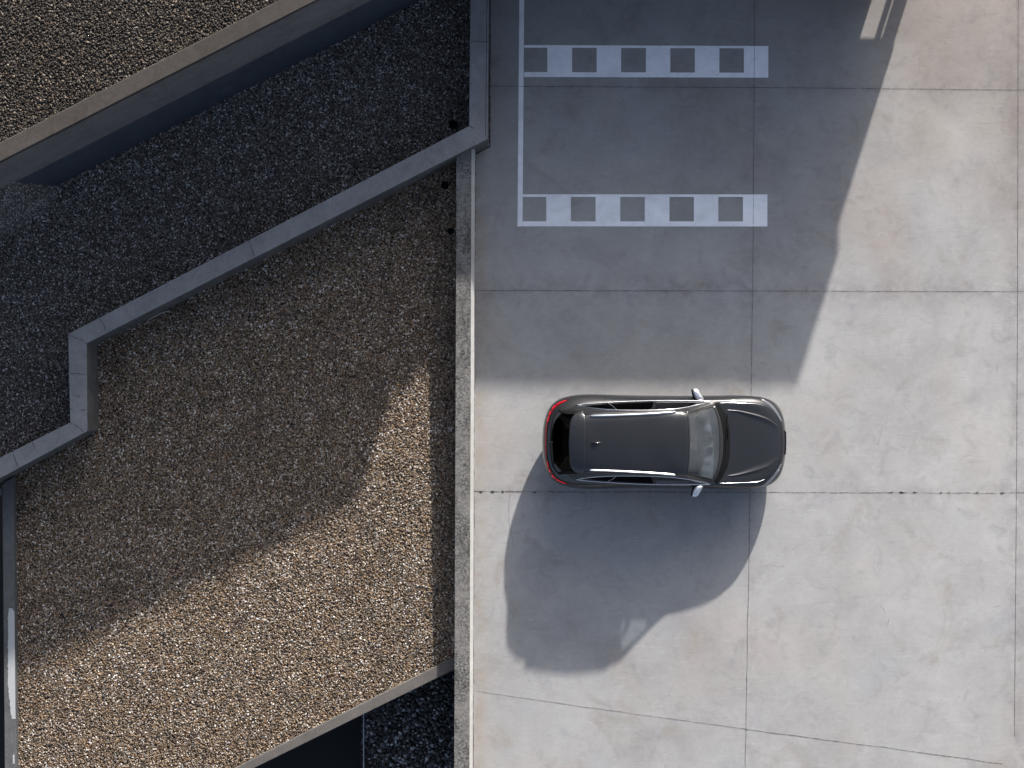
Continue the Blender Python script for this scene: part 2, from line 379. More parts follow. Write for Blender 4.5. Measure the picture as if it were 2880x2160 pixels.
ladder(1470.2, 2158.2, 546.4, 546.8, 636.5, 637, [(1470.2, 1536.3), (1605.5, 1675), (1744.3, 1813.5), (1882.7, 1951.5), (2020.2, 2089.4)], 553.7, 622.4, .3)
tag(pm.build('parking_marking', M['paint']), 'white painted parking bay lines with square gaps', kind='structure')

# ------------------------------------------------------------------ walls
def crack(mb, pts, z, seed, w=.006, jag=.006, mi=1, step=.05):
    ribbon_flat(mb, [P(a, b, z)[:2] for a, b in pts], w, z + .003, jag, step, seed, .6, mi)
# zigzag wall
ZB = 1.2
L_ = [(1324, -90), (1319, 354), (191, 939), (197, 1188), (-90, 1332)]
R_ = [(1376, -90), (1371.5, 391), (244, 966), (246, 1213), (-90, 1394)]
g = MB()
for k in range(4):
    top = [P(*L_[k], ZB), P(*R_[k], ZB), P(*R_[k + 1], ZB), P(*L_[k + 1], ZB)]
zz = empty('concrete_wall', P(245, 1000))
tag(zz, 'long grey zigzag concrete wall between two gravel beds', 'wall')
def local(verts, o): return [(a - o.location.x, b - o.location.y, c - o.location.z) for a, b, c in verts]
def wallpiece(name, ring, z0, mtop, mside, parent, extra=None, bw=.012):
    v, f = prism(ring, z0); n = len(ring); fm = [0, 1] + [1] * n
    o = mesh_obj(name, local(v, parent) if parent else v, f, [mtop, mside], parent, fm=fm)
    bevel(o, bw); return o
ring = [P(*p, ZB) for p in L_] + [P(*p, ZB) for p in reversed(R_)]
wallpiece('wall_body', ring, -.5, M['wall'], M['face'], zz)
g = MB()
for pts, sd_ in (([(191, 941), (215, 951), (232, 957), (243, 966)], 1), ([(197, 1188), (215, 1197), (230, 1210), (234, 1217)], 2),
               ([(196, 1050), (215, 1050), (240, 1053)], 3), ([(203, 1112), (214, 1112), (226, 1116)], 4), ([(1319, 354), (1332, 362)], 5), ([(36, 1268), (42, 1290), (52, 1316)], 6),
               ([(280, 896), (292, 913), (297, 928)], 7), ([(199, 1150), (205, 1151)], 8), ([(226, 1153), (242, 1153)], 9), ([(1325, 116), (1345, 117), (1374, 118)], 11), ([(700, 678), (716, 722)], 12), ([(90, 1244), (106, 1276)], 13),):
    crack(g, pts, ZB, sd_, .012, .004, 0)
g.v = local(g.v, zz); g.build('crack', M['crack'], zz)
# a thin step along the wall's outer edge
g = MB(); ribbon_flat(g, [P(1370.2, -90, ZB)[:2], P(1366, 388, ZB)[:2]], .012, ZB + .003, .001, seed=3, wvar=.2)
g.v = local(g.v, zz); g.build('edge_groove', M['crack'], zz)
# straight wall beside the pavement
sw = empty('concrete_wall', P(1300, 1300)); tag(sw, 'straight lichen stained concrete wall along the pavement edge', 'wall')
zc0, zc1 = .88, .66
ra = [P(1283.5, 395, zc0), P(1325.5, 395, zc0), P(1319.5, 2260, zc1), P(1276.5, 2260, zc1)]
wallpiece('wall_body', ra, -1.95, M['algae'], M['face'], sw, bw=.01)
n = 40; g = MB(); V = []
for k in range(n + 1):
    t = k / n; Y = 415 + (2260 - 415) * t; z = zc0 + (zc1 - zc0) * t; zl = z - .07
    xa = P(1325.5 - 6 * t, Y, z)[0] + .003; xo = P(1335.3 - 7 * t, Y, zl)[0]; yy = P(0, Y, z)[1]
    if k == 0: y2 = P(0, 433, 0)[1]
    else: y2 = yy
    V += [(xa, yy, z - .012), (xo, y2, zl), (xo, y2, -.1), (xa, yy, -.1)]
F = [[4 * k + a, 4 * k + b, 4 * k + 4 + b, 4 * k + 4 + a] for k in range(n) for a, b in ((0, 1), (1, 2), (2, 3))] + [[0, 1, 2, 3]]
g.add(V, F); g.v = local(g.v, sw); g.build('pale_edge_strip', M['edge'], sw)
# diagonal kerb above the pit
ZD = .25
dk = empty('concrete_kerb', P(980, 2030)); tag(dk, 'brown diagonal concrete kerb above the dark pit', 'kerb')
ring = [P(1296, 1838.5, ZD), P(1296, 1874.5, ZD), P(716, 2160, ZD), P(500, 2266, ZD), P(436, 2266, ZD), P(662, 2160, ZD)]
wallpiece('kerb_body', ring, -3.6, M['curb'], M['face'], dk)
# left kerb with a patch of white paint
lk = empty('concrete_kerb', P(28, 1750)); tag(lk, 'dark grey concrete kerb at left edge with a white paint smear', 'kerb')
ZL = .34
ring = [P(6, 1362, ZL), P(38, 1340, ZL), P(47, 2260, ZL), P(14, 2260, ZL)]
wallpiece('kerb_body', ring, -3.6, M['left'], M['left'], lk)
rnd = random.Random(4); g = MB(); V = []; n = 70
for k in range(n + 1):
    Y = 1711 + (2022 - 1711) * k / n
    xl = 22.5 + 1.2 * rnd.uniform(-1, 1) + (3 if Y < 1722 else 0) + max(0, (Y - 1925) * .10)
    xr = 38 + (Y - 1711) * .014 + rnd.uniform(-.5, .5); xr = min(xr, P(0, 0)[0] + 99)
    xr = 40.5 + (Y - 1711) * .0098
    if Y < 1716: xr = 36
    V += [P(xl, Y, ZL + .003), P(xr, Y, ZL + .003)]
F = [[2 * k, 2 * k + 1, 2 * k + 3, 2 * k + 2] for k in range(n)]
g.add(V, F)
V = []
for k in range(9):
    Y = 2122 + k * 3.2; V += [P(37 - (k % 3), Y, ZL + .003), P(41, Y, ZL + .003)]
g.add(V, [[2 * k, 2 * k + 1, 2 * k + 3, 2 * k + 2] for k in range(8)])
g.v = local(g.v, lk); g.build('white_paint_smear', M['white'], lk)
# pit floor (lower and left)
g = MB(); a = P(-80, 1300, -3.0); b = P(1040, 2420, -3.0); g.add([(a[0] - 4, b[1] - 3, -3), (b[0], b[1] - 3, -3), (b[0], a[1], -3), (a[0] - 4, a[1], -3)], [[0, 1, 2, 3]])
tag(g.build('pit_floor', M['pit']), kind='structure')
# steel edging between pit and cobbles
g = MB(); xa = P(1021.2, 0, -1.7)[0]; xc = P(1024, 0, -1.7)[0]
g.box(xa, xc, P(0, 2320, -1.7)[1], P(0, 1930, -1.7)[1], -3.0, -1.7)
tag(bevel(g.build('steel_edging', M['steel']), .003), 'thin pale steel edging between the black pit and the dark cobbles', 'edging')
# small grey block seen in the gap left of the kerb
g = MB(); p0 = P(-14, 1372, -.2); p1 = P(5.5, 1392, -.2); g.box(p0[0], p1[0], p1[1], p0[1], -3.0, -.2)
tag(bevel(g.build('concrete_block', M['wall']), .02), 'small grey concrete block in the dark gap at the left edge', 'block')
# drain outlets in the gravel
def drain(X, Y, r, label):
    x, y, _ = P(X, Y); e = empty('drain_outlet', (x, y, .10)); tag(e, label, 'drain', 'black drain outlets in the gravel')
    n = 28; V = []
    prof = [(r * 1.25, .0), (r * 1.2, .07), (r, .085), (r * .92, .07), (r * .9, -.02)]
    for k in range(n):
        a = 2 * math.pi * k / n
        V += [(p * math.cos(a), p * math.sin(a), h) for p, h in prof]
    m_ = len(prof); F = [[k * m_ + j, ((k + 1) % n) * m_ + j, ((k + 1) % n) * m_ + j + 1, k * m_ + j + 1] for k in range(n) for j in range(m_ - 1)]
    mesh_obj('collar', V, F, M['black'], e, True)
    g = MB(); V = [(r * .9 * math.cos(2 * math.pi * k / n), r * .9 * math.sin(2 * math.pi * k / n), .055) for k in range(n)] + [(0, 0, .075)]
    g.add(V, [[k, (k + 1) % n, n] for k in range(n)]); g.build('cap', M['navycap'], e, True)
M['navycap'] = simple('navy rubber', (.003, .003, .010), .8, Specular_IOR_Level=.1)
drain(1275, 352, .068, 'black round drain in the inner corner of the zigzag wall')
drain(1252, 523, .066, 'black round drain in gravel just left of the straight wall top')
drain(1268, 652, .055, 'small black drain touching the straight wall, lowest of the three')
# pale strip of plastic lying by the zigzag wall
def stick(pts, w, label):
    mb = MB(); n = len(pts); V = []
    for k, (X, Y) in enumerate(pts):
        a = Vector(P(*pts[max(0, k - 1)])[:2]); b = Vector(P(*pts[min(n - 1, k + 1)])[:2]); t = (b - a).normalized(); nn = Vector((-t.y, t.x)) * w / 2
        x, y, _ = P(X, Y); V += [(x + nn.x, y + nn.y, .175), (x, y, .195), (x - nn.x, y - nn.y, .175), (x, y, .165)]
    F = [[4 * k + j, 4 * k + (j + 1) % 4, 4 * k + 4 + (j + 1) % 4, 4 * k + 4 + j] for k in range(n - 1) for j in range(4)] + [[0, 1, 2, 3], [4 * n - 4, 4 * n - 3, 4 * n - 2, 4 * n - 1]]
    mb.add(V, F); tag(mb.build('plastic_strip', M['edge'], smooth=True), label, 'plastic strip')
stick([(417, 903), (430, 895), (445, 888), (457, 881), (470, 877), (481, 876)], .026, 'longer pale bent strip lying beside the zigzag wall')
stick([(410, 914), (418, 909), (426, 905)], .026, 'short pale strip lying just below the longer bent strip')

# tall terrace wall (top left)
tw = empty('terrace_wall', P(400, AY(400))); tag(tw, 'tall concrete retaining wall with taupe coping and navy lower band', 'retaining wall')
def AL(Xg, off, z):            # point on the wall line; off = ground pixels north of the face
    dx, dy = .454, -.891; X = Xg + off * -.454 * 0 ; return (( Xg - 1440) * S0, (1080 - (AY(Xg) - off * 1.122)) * S0, z)
XL, XR = -900, 1500
def bandbox(name, o0, o1, z0, z1, mat, bw=.01):
    ring = [AL(XL, o0, z1), AL(XR, o0, z1), AL(XR, o1, z1), AL(XL, o1, z1)]
    v, f = prism(ring, z0); o = mesh_obj(name, local(v, tw), f, mat, tw); bevel(o, bw); return o
bandbox('coping', -1.0, 43, ZT - .12, ZT, M['coping'], .02)
bandbox('grey_band', 0, 41, 2.35, ZT - .12, M['fascia'])
bandbox('navy_band', 1.5, 41, -.6, 2.35, M['navy'])
# end wall of the terrace, running north from its right end
v, f = prism([AL(XR - 45, 8, ZT - .01), AL(XR, 8, ZT - .01), (AL(XR, 8, 0)[0], AL(XR, 8, 0)[1] + 9, ZT - .01), (AL(XR - 45, 8, 0)[0], AL(XR, 8, 0)[1] + 9, ZT - .01)], -.6)
mesh_obj('return_wall', local(v, tw), f, M['fascia'], tw)

# ------------------------------------------------------------------ building beyond the top of the frame
HB = 3.3
bx1 = (2240 - 1440) * S0 - SHX * HB; by0 = (1080 - 1092) * S0 - SHY * HB
bd = empty('low_building', (bx1 - 4, by0 + 3, 0)); tag(bd, 'low grey flat roofed building with a deep fascia north of the pavement', 'building')
bx0 = P(1362, 0)[0]
M['bwall'] = wall_mat('building render', (.10, .10, .105), (.14, .14, .145), .1, .2)
M['roof'] = simple('roof felt', (.08, .08, .085), .9)
M['bglass'] = simple('dark window glass', (.01, .012, .015), .06)
def bpart(name, boxes, mat, parent=bd, bw=.01):
    mb = MB()
    for b_ in boxes: mb.box(*b_)
    if parent is bd: mb.v = local(mb.v, bd)
    o = mb.build(name, mat, parent); return bevel(o, bw) if bw else o
OV = .07
bpart('fascia', [(bx0, bx0 + 1.0, by0 - .42, by0, HB - 1.08, HB), (bx0, bx1, by0, by0 + .25, HB - 1.08, HB), (bx0, bx1, by0 + 9, by0 + 9.25, HB - 1.08, HB), (bx1 - .25, bx1, by0 + .25, by0 + 9, HB - 1.08, HB), (bx0, bx0 + .25, by0 + .25, by0 + 9, HB - 1.08, HB)], M['fascia'])  # first box is an added step that pushes the shadow edge south
bpart('roof', [(bx0 + .25, bx1 - .25, by0 + .25, by0 + 9, 2.72, 3.0)], M['roof'], bw=0)
bpart('wall', [(bx0 + .1, bx1 - .84, by0 + .35, by0 + 8.8, -.2, 2.72)], M['bwall'], bw=0)
bpart('sun_stop_beam', [(bx1 - .84, bx1 - OV - .02, by0 + .30, by0 + .5, .70, 2.20)], M['bwall'])  # beam added under the fascia to cut the sun slivers short
for xx, wd in ((bx1 - OV - .20, .22), (bx1 - OV - .39, .10)):
    bpart('column', [(xx, xx + wd, by0 + .52, by0 + .52 + wd, 0, 2.72)], M['bwall'])
for k in range(3):
    xw = bx0 + .9 + k * 1.9; yw = by0 + .30
    fr = bpart('window', [(xw, xw + .06, yw, yw + .05, .9, 2.3), (xw + 1.24, xw + 1.3, yw, yw + .05, .9, 2.3), (xw + .06, xw + 1.24, yw, yw + .05, .9, .96), (xw + .06, xw + 1.24, yw, yw + .05, 2.24, 2.3)], M['steel'], bw=0)
    mb = MB(); mb.box(xw + .06, xw + 1.24, yw + .02, yw + .04, .96, 2.24); mb.v = local(mb.v, bd); mb.build('pane', M['bglass'], fr)

#CAR#
# ------------------------------------------------------------------ the car
CU = 1100.0
KX = S0 / 2.836
CAR = (P(1480 + CU / 2.836, 1246)[0], P(0, 1244.6, 1.0)[1])
CX0 = CAR[0]
def cl(u, w, z):
    """photo measurements (position along the car u, half width w) at height z -> car space metres"""
    k = (H - z) / H
    return Vector(((40 * S0 + u * KX) * k - CX0, w * KX * k, z))
car = empty('parked_car', (CAR[0], CAR[1], 0), R(-.3))
tag(car, 'dark grey estate style suv seen from above with red rear light bar', 'car')
def paint(name, col, met=.55, rough=.36):
    m = NT(name); n = m.noise(900, 2, .5); c = m.mix(m.mr(n, .35, .65, 0, 1), [x * .8 for x in col], [x * 1.25 for x in col])
    return m.out(c, rough, Metallic=met, Coat_Weight=.8, Coat_Roughness=.06)
M['car'] = paint('grey metallic paint', (.026, .0265, .028))
M['chrome'] = simple('bright trim', (.72, .72, .73), .22, Metallic=1.0)
M['satin'] = simple('satin silver', (.82, .82, .83), .36, Metallic=.9)
M['gloss'] = simple('gloss black', (.006, .006, .007), .08)
M['trim'] = simple('matt black trim', (.004, .004, .004), .7, Specular_IOR_Level=.15)
M['inner'] = simple('dark cabin', (.030, .030, .032), .8)
M['dash'] = simple('dashboard', (.10, .105, .11), .7)
M['leather'] = simple('seat leather', (.045, .035, .030), .55)
M['red'] = simple('red lamp glass', (.35, .006, .012), .15, Emission_Color=(1, .01, .03, 1), Emission_Strength=.25)
M['redbar'] = simple('red light bar', (.28, .012, .018), .2, Emission_Color=(1, .02, .04, 1), Emission_Strength=.04)
M['darkred'] = simple('dark red lamp glass', (.09, .004, .006), .12)
M['lamp'] = simple('headlight glass', (.22, .23, .25), .12, Metallic=.5)
M['tyre'] = simple('tyre rubber', (.015, .015, .015), .85)
M['rim'] = simple('alloy', (.45, .45, .46), .3, Metallic=.9)
def glass_mat(name, tint, refl=1.0, dirt=0.0):
    m = bpy.data.materials.new(name); m.use_nodes = True; t = m.node_tree; t.nodes.clear(); N = t.nodes.new; L = t.links.new
    o = N('ShaderNodeOutputMaterial'); tr = N('ShaderNodeBsdfTransparent'); tr.inputs[0].default_value = (*tint, 1)
    gl = N('ShaderNodeBsdfGlossy'); gl.inputs['Roughness'].default_value = .02
    lw = N('ShaderNodeLayerWeight'); lw.inputs[0].default_value = .5; pw = N('ShaderNodeMath'); pw.operation = 'POWER'; pw.inputs[1].default_value = 4.0
    L(lw.outputs['Facing'], pw.inputs[0]); fr = N('ShaderNodeMath'); fr.operation = 'MULTIPLY_ADD'; L(pw.outputs[0], fr.inputs[0]); fr.inputs[1].default_value = .8 * refl; fr.inputs[2].default_value = .06 * refl; mx_ = N('ShaderNodeMixShader')
    L(fr.outputs[0], mx_.inputs[0]); L(tr.outputs[0], mx_.inputs[1]); L(gl.outputs[0], mx_.inputs[2]); last = mx_.outputs[0]
    if dirt:
        tc = N('ShaderNodeTexCoord'); nz = N('ShaderNodeTexNoise'); nz.inputs['Scale'].default_value = 1.6; nz.inputs['Detail'].default_value = 7
        L(tc.outputs['Object'], nz.inputs['Vector']); mr = N('ShaderNodeMapRange'); L(nz.outputs[0], mr.inputs[0])
        mr.inputs[1].default_value = .35; mr.inputs[2].default_value = .7; mr.inputs[3].default_value = dirt * .5; mr.inputs[4].default_value = dirt * 1.4
        df = N('ShaderNodeBsdfDiffuse'); df.inputs[0].default_value = (.6, .64, .67, 1); m2 = N('ShaderNodeMixShader')
        L(mr.outputs[0], m2.inputs[0]); L(last, m2.inputs[1]); L(df.outputs[0], m2.inputs[2]); last = m2.outputs[0]
    L(last, o.inputs[0]); return m
M['wind'] = glass_mat('windscreen glass', (.78, .84, .86), 1.0, .07)
M['side'] = glass_mat('side glass', (.60, .64, .65))
M['privacy'] = glass_mat('privacy glass', (.004, .0045, .005), .12)

# control cage: 17 stations nose to tail, rings from sill to roof spine   (u, w, z)
r2 = [(2070, 0, .56), (2068, 85, .56), (2059, 165, .56), (2038, 255, .57), (1988, 322, .58), (1900, 362, .60), (1745, 381, .64), (1500, 372, .66), (1250, 370, .66), (1020, 370, .66), (800, 371, .66), (620, 378, .68), (450, 380, .70), (298, 361, .72), (196, 302, .72), (141, 182, .70), (129, 0, .70)]
r0 = [(1985, 0, .24), (1983, 80, .24), (1975, 150, .24), (1955, 222, .24), (1920, 285, .24), (1850, 322, .24), (1730, 335, .22), (1500, 340, .22), (1250, 340, .22), (1020, 340, .22), (800, 340, .22), (620, 340, .22), (440, 335, .24), (320, 315, .28), (250, 260, .30), (205, 155, .30), (195, 0, .30)]
r1 = [(2060, 0, .36), (2058, 85, .36), (2048, 162, .36), (2024, 240, .36), (1975, 305, .36), (1895, 350, .36), (1740, 370, .36), (1500, 362, .36), (1250, 360, .36), (1020, 360, .36), (800, 362, .36), (620, 368, .38), (445, 370, .40), (305, 347, .42), (212, 285, .44), (158, 166, .44), (142, 0, .44)]
r3 = [(2060, 0, .73), (2057, 84, .73), (2046, 161, .74), (2018, 238, .76), (1966, 304, .79), (1888, 350, .85), (1745, 370, .90), (1500, 362, .93), (1250, 359, .93), (1020, 358, .94), (800, 359, .95), (620, 369, .96), (445, 370, .96), (300, 343, .95), (205, 291, .94), (149, 175, .94), (138, 0, .94)]
r4 = [(2040, 0, .83), (2036, 84, .835), (2022, 152, .845), (1990, 212, .87), (1932, 272, .91), (1852, 312, .955), (1700, 332, 1.005), (1500, 339, 1.04), (1250, 341, 1.05), (1020, 340, 1.06), (800, 334, 1.07), (620, 330, 1.08), (430, 312, 1.085), (310, 285, 1.065), (238, 246, 1.05), (178, 150, 1.04), (163, 0, 1.04)]
r4b = [(1850, 0, .975), (1849, 75, .973), (1845, 135, .97), (1835, 190, .965), (1808, 240, .972), (1765, 285, .99), (1640, 317, 1.02), (1500, 326, 1.052), (1250, 333, 1.065), (1020, 331, 1.075), (800, 322, 1.085), (620, 312, 1.10), (430, 294, 1.11), (330, 272, 1.10), (258, 236, 1.085), (196, 148, 1.07), (184, 0, 1.07)]
r5 = [(1590, 0, 1.04), (1587, 80, 1.04), (1580, 150, 1.042), (1566, 210, 1.045), (1546, 252, 1.05), (1525, 285, 1.055), (1505, 306, 1.06), (1450, 322, 1.075), (1250, 326, 1.085), (1020, 324, 1.10), (800, 313, 1.11), (620, 303, 1.12), (430, 284, 1.135), (350, 262, 1.13), (285, 232, 1.125), (215, 142, 1.11), (203, 0, 1.11)]
r6 = [(1440, 0, 1.34), (1438, 78, 1.337), (1431, 142, 1.325), (1419, 190, 1.31), (1403, 228, 1.295), (1383, 258, 1.28), (1362, 276, 1.27), (1318, 290, 1.27), (1210, 294, 1.325), (1010, 291, 1.34), (800, 284, 1.34), (640, 277, 1.33), (485, 263, 1.31), (405, 245, 1.29), (340, 222, 1.28), (286, 136, 1.29), (277, 0, 1.29)]
r7 = [(1297, 0, 1.575), (1296, 75, 1.573), (1292, 132, 1.567), (1287, 182, 1.558), (1281, 214, 1.545), (1272, 235, 1.53), (1252, 247, 1.515), (1215, 254, 1.505), (1140, 258, 1.51), (1010, 256, 1.515), (800, 252, 1.51), (645, 248, 1.50), (510, 238, 1.475), (430, 215, 1.455), (375, 182, 1.46), (350, 115, 1.49), (343, 0, 1.505)]
r8 = [(1215, 0, 1.602), (1214, 65, 1.60), (1212, 115, 1.597), (1208, 160, 1.59), (1202, 192, 1.582), (1192, 210, 1.575), (1172, 221, 1.57), (1120, 228, 1.575), (1050, 229, 1.58), (960, 228, 1.585), (800, 222, 1.585), (675, 216, 1.575), (565, 206, 1.56), (500, 188, 1.55), (462, 158, 1.55), (440, 95, 1.563), (434, 0, 1.57)]
r9 = [(1160, 0, 1.615), (1158, 42, 1.614), (1152, 76, 1.612), (1146, 106, 1.609), (1138, 128, 1.606), (1124, 140, 1.603), (1100, 148, 1.602), (1060, 152, 1.604), (1000, 153, 1.607), (930, 152, 1.609), (800, 148, 1.609), (700, 144, 1.602), (615, 138, 1.592), (565, 126, 1.585), (532, 106, 1.582), (512, 64, 1.586), (506, 0, 1.588)]
r10 = [(1110, 0, 1.622), (1100, 0, 1.623), (1088, 0, 1.624), (1072, 0, 1.625), (1052, 0, 1.626), (1028, 0, 1.627), (1000, 0, 1.628), (965, 0, 1.629), (920, 0, 1.629), (870, 0, 1.628), (800, 0, 1.625), (740, 0, 1.621), (690, 0, 1.616), (655, 0, 1.611), (625, 0, 1.607), (600, 0, 1.603), (575, 0, 1.599)]
rings = [r0, r1, r2, r3, r4, r4b, r5, r6, r7, r8, r9, r10]
NS = 17
verts = []; idx = {}
for j, rg in enumerate(rings):
    for i, (u, w, z) in enumerate(rg):
        if j >= 8 and i >= 9: z += .022 * min(1, (i - 8) / 2)
        p = cl(u, w, z); p.x = p.x * 1.008 - .004; p.y *= 1.012; p.z = p.z * 1.012; idx[(j, i, 1)] = len(verts); verts.append(p)
        if w == 0: idx[(j, i, -1)] = idx[(j, i, 1)]
        else: idx[(j, i, -1)] = len(verts); verts.append(Vector((p.x, -p.y, p.z)))
faces = []; fmat = []
BODY, HOOD, WIND, FSIDE, RSIDE, REARG, ROOF = range(7)
for j in range(len(rings) - 1):
    for i in range(NS - 1):
        if j < 4: k = BODY
        elif j < 6: k = HOOD if i < 6 else BODY
        elif j < 8: k = WIND if i < 6 else (FSIDE if i < 9 else (RSIDE if i < 13 else REARG))
        else: k = ROOF
        for s in (1, -1):
            fc = [idx[(j, i, s)], idx[(j + 1, i, s)], idx[(j + 1, i + 1, s)], idx[(j, i + 1, s)]]
            fc = [a for n_, a in enumerate(fc) if a not in fc[:n_]]
            if len(fc) < 3: continue
            faces.append(fc if s == 1 else fc[::-1]); fmat.append(k)
me = bpy.data.meshes.new('cage'); me.from_pydata(verts, [], faces); me.update()
me.polygons.foreach_set('material_index', fmat)
bm = bmesh.new(); bm.from_mesh(me); bmesh.ops.recalc_face_normals(bm, faces=bm.faces[:])
cr = bm.edges.layers.float.new('crease_edge')
def crease(ja, ia, jb, ib, val):
    for s in (1, -1):
        e = bm.edges.get((bm.verts[idx[(ja, ia, s)]], bm.verts[idx[(jb, ib, s)]]))
        if e: e[cr] = val
bm.verts.ensure_lookup_table()
for i in range(NS - 1):
    crease(8, i, 8, i + 1, .35 if i < 13 else .7)        # roof edge
    crease(6, i, 6, i + 1, .5)                           # base of glass
    crease(3, i, 3, i + 1, .25 if 5 <= i <= 12 else .1)
bm.to_mesh(me); bm.free()
tmp = bpy.data.objects.new('cage', me); S.collection.objects.link(tmp)
for k in range(7): me.materials.append(M['car'])
sb = tmp.modifiers.new('s', 'SUBSURF'); sb.levels = 4; sb.render_levels = 4
dg = bpy.context.evaluated_depsgraph_get(); ev = tmp.evaluated_get(dg); em = bpy.data.meshes.new_from_object(ev)
bpy.data.objects.remove(tmp)
EV = [v.co.copy() for v in em.vertices]; EF = [list(p.vertices) for p in em.polygons]; EM = [p.material_index for p in em.polygons]
BV = BVHTree.FromPolygons(EV, EF)
VN = [v.normal.copy() for v in em.vertices]
def hit(x, y):
    r = BV.ray_cast(Vector((x, y, 3)), Vector((0, 0, -1)))
    return (r[0], r[1]) if r[0] else (None, None)
def sp(u, w, side, zg=1.0, lift=0.0):
    """surface point under plan position (u,w)"""
    z = zg
    for _ in range(5):
        p = cl(u, w, z); h, n = hit(p.x, side * p.y)
        if h is None: p = cl(u, w * .985, z); h, n = hit(p.x, side * p.y)
        if h is None: break
        z = h.z
    if h is None: h = Vector((p.x, side * p.y, zg)); n = Vector((0, 0, 1))
    if n.z < 0: n = -n
    return h + n * lift
# split the shell into parts; wheel arches cut out
WH = [(cl(1722, 0, .36).x, 1), (cl(562, 0, .36).x, 1)]
WR = .375
def shell(name, keep, mat, parent=car, thick=.004, cut=False, side=0):
    vm = {}; V = []; F = []; NN = []
    for f, k in zip(EF, EM):
        if k not in keep: continue
        c = sum((EV[a] for a in f), Vector()) / len(f)
        if side and c.y * side < 0: continue
        if cut and abs(c.y) > .55 and any((c.x - w_) ** 2 + (c.z - .36) ** 2 < .405 ** 2 for w_, _ in WH) : continue
        g_ = []
        for a in f:
            if a not in vm: vm[a] = len(V); V.append(EV[a]); NN.append(VN[a])
            g_.append(vm[a])
        F.append(g_)
    o = mesh_obj(name, V, F, mat, parent, 'keep')
    o.data.polygons.foreach_set('use_smooth', [True] * len(o.data.polygons))
    try: o.data.normals_split_custom_set_from_vertices([tuple(n) for n in NN])
    except Exception as ex: print(ex)
    return o
shell('body', (BODY,), M['car'], cut=True)
shell('bonnet', (HOOD,), M['car'])
shell('roof', (ROOF,), M['car'])
shell('windscreen', (WIND,), M['wind'])
for s in (1, -1): shell('front_side_glass', (FSIDE,), M['side'], side=s); shell('rear_side_glass', (RSIDE,), M['privacy'], side=s)
rg = shell('rear_window', (REARG,), M['privacy'])

def resamp(pts, n):
    """smooth Catmull-Rom resample of (u,w) points"""
    P_ = [Vector(p) for p in pts]
    if len(P_) == 2: return [P_[0].lerp(P_[1], k / (n - 1)) for k in range(n)]
    dense = []
    for i in range(len(P_) - 1):
        p0 = P_[max(i - 1, 0)] if i else P_[0] * 2 - P_[1]; p1 = P_[i]; p2 = P_[i + 1]; p3 = P_[i + 2] if i + 2 < len(P_) else p2 * 2 - p1
        for k in range(12):
            t = k / 12; dense.append(.5 * ((2 * p1) + (p2 - p0) * t + (2 * p0 - 5 * p1 + 4 * p2 - p3) * t * t + (3 * p1 - p0 - 3 * p2 + p3) * t ** 3))
    dense.append(P_[-1]); L_a = [0]
    for a, b in zip(dense, dense[1:]): L_a.append(L_a[-1] + (b - a).length)
    out = []; j = 0
    for k in range(n):
        s = L_a[-1] * k / (n - 1)
        while j < len(L_a) - 2 and L_a[j + 1] < s: j += 1
        d = L_a[j + 1] - L_a[j]; out.append(dense[j].lerp(dense[j + 1], 0 if d < 1e-9 else (s - L_a[j]) / d))
    return out
def patch(name, A, B, mat, n=60, m=8, lift=.005, parent=car, sides=(1, -1), zg=1.2, one=False, solid=.004, side_parts=True):
    """panel between two plan curves, laid on the shell"""
    a = resamp(A, n); b = resamp(B, n); res = []
    def one_side(s, mb):
        V = []
        for k in range(n):
            for t in range(m):
                p = a[k].lerp(b[k], t / (m - 1)); w = p.y; ss = s
                if w < 0: ss = -s; w = -w
                V.append(sp(p.x, w, ss, zg, lift))
        F = [[k * m + t, k * m + t + 1, (k + 1) * m + t + 1, (k + 1) * m + t] for k in range(n - 1) for t in range(m - 1)]
        mb.add(V, F if s > 0 else [q_[::-1] for q_ in F])
    if one:
        mb = MB()
        for s in sides: one_side(s, mb)
        sets = [mb]
    else:
        sets = []
        for s in sides: mb = MB(); one_side(s, mb); sets.append(mb)
    for mb in sets:
        o = mesh_obj(name, mb.v, mb.f, mat, parent, True)
        if one:
            bm_ = bmesh.new(); bm_.from_mesh(o.data); bmesh.ops.remove_doubles(bm_, verts=bm_.verts[:], dist=.0015)
            bmesh.ops.recalc_face_normals(bm_, faces=bm_.faces[:]); bm_.to_mesh(o.data); bm_.free()
        # face up
        zz_ = sum(p.normal.z for p in o.data.polygons)
        if zz_ < 0:
            o.data.flip_normals()
        sol = o.modifiers.new('solid', 'SOLIDIFY'); sol.thickness = solid; sol.offset = -1
        res.append(o)
    return res
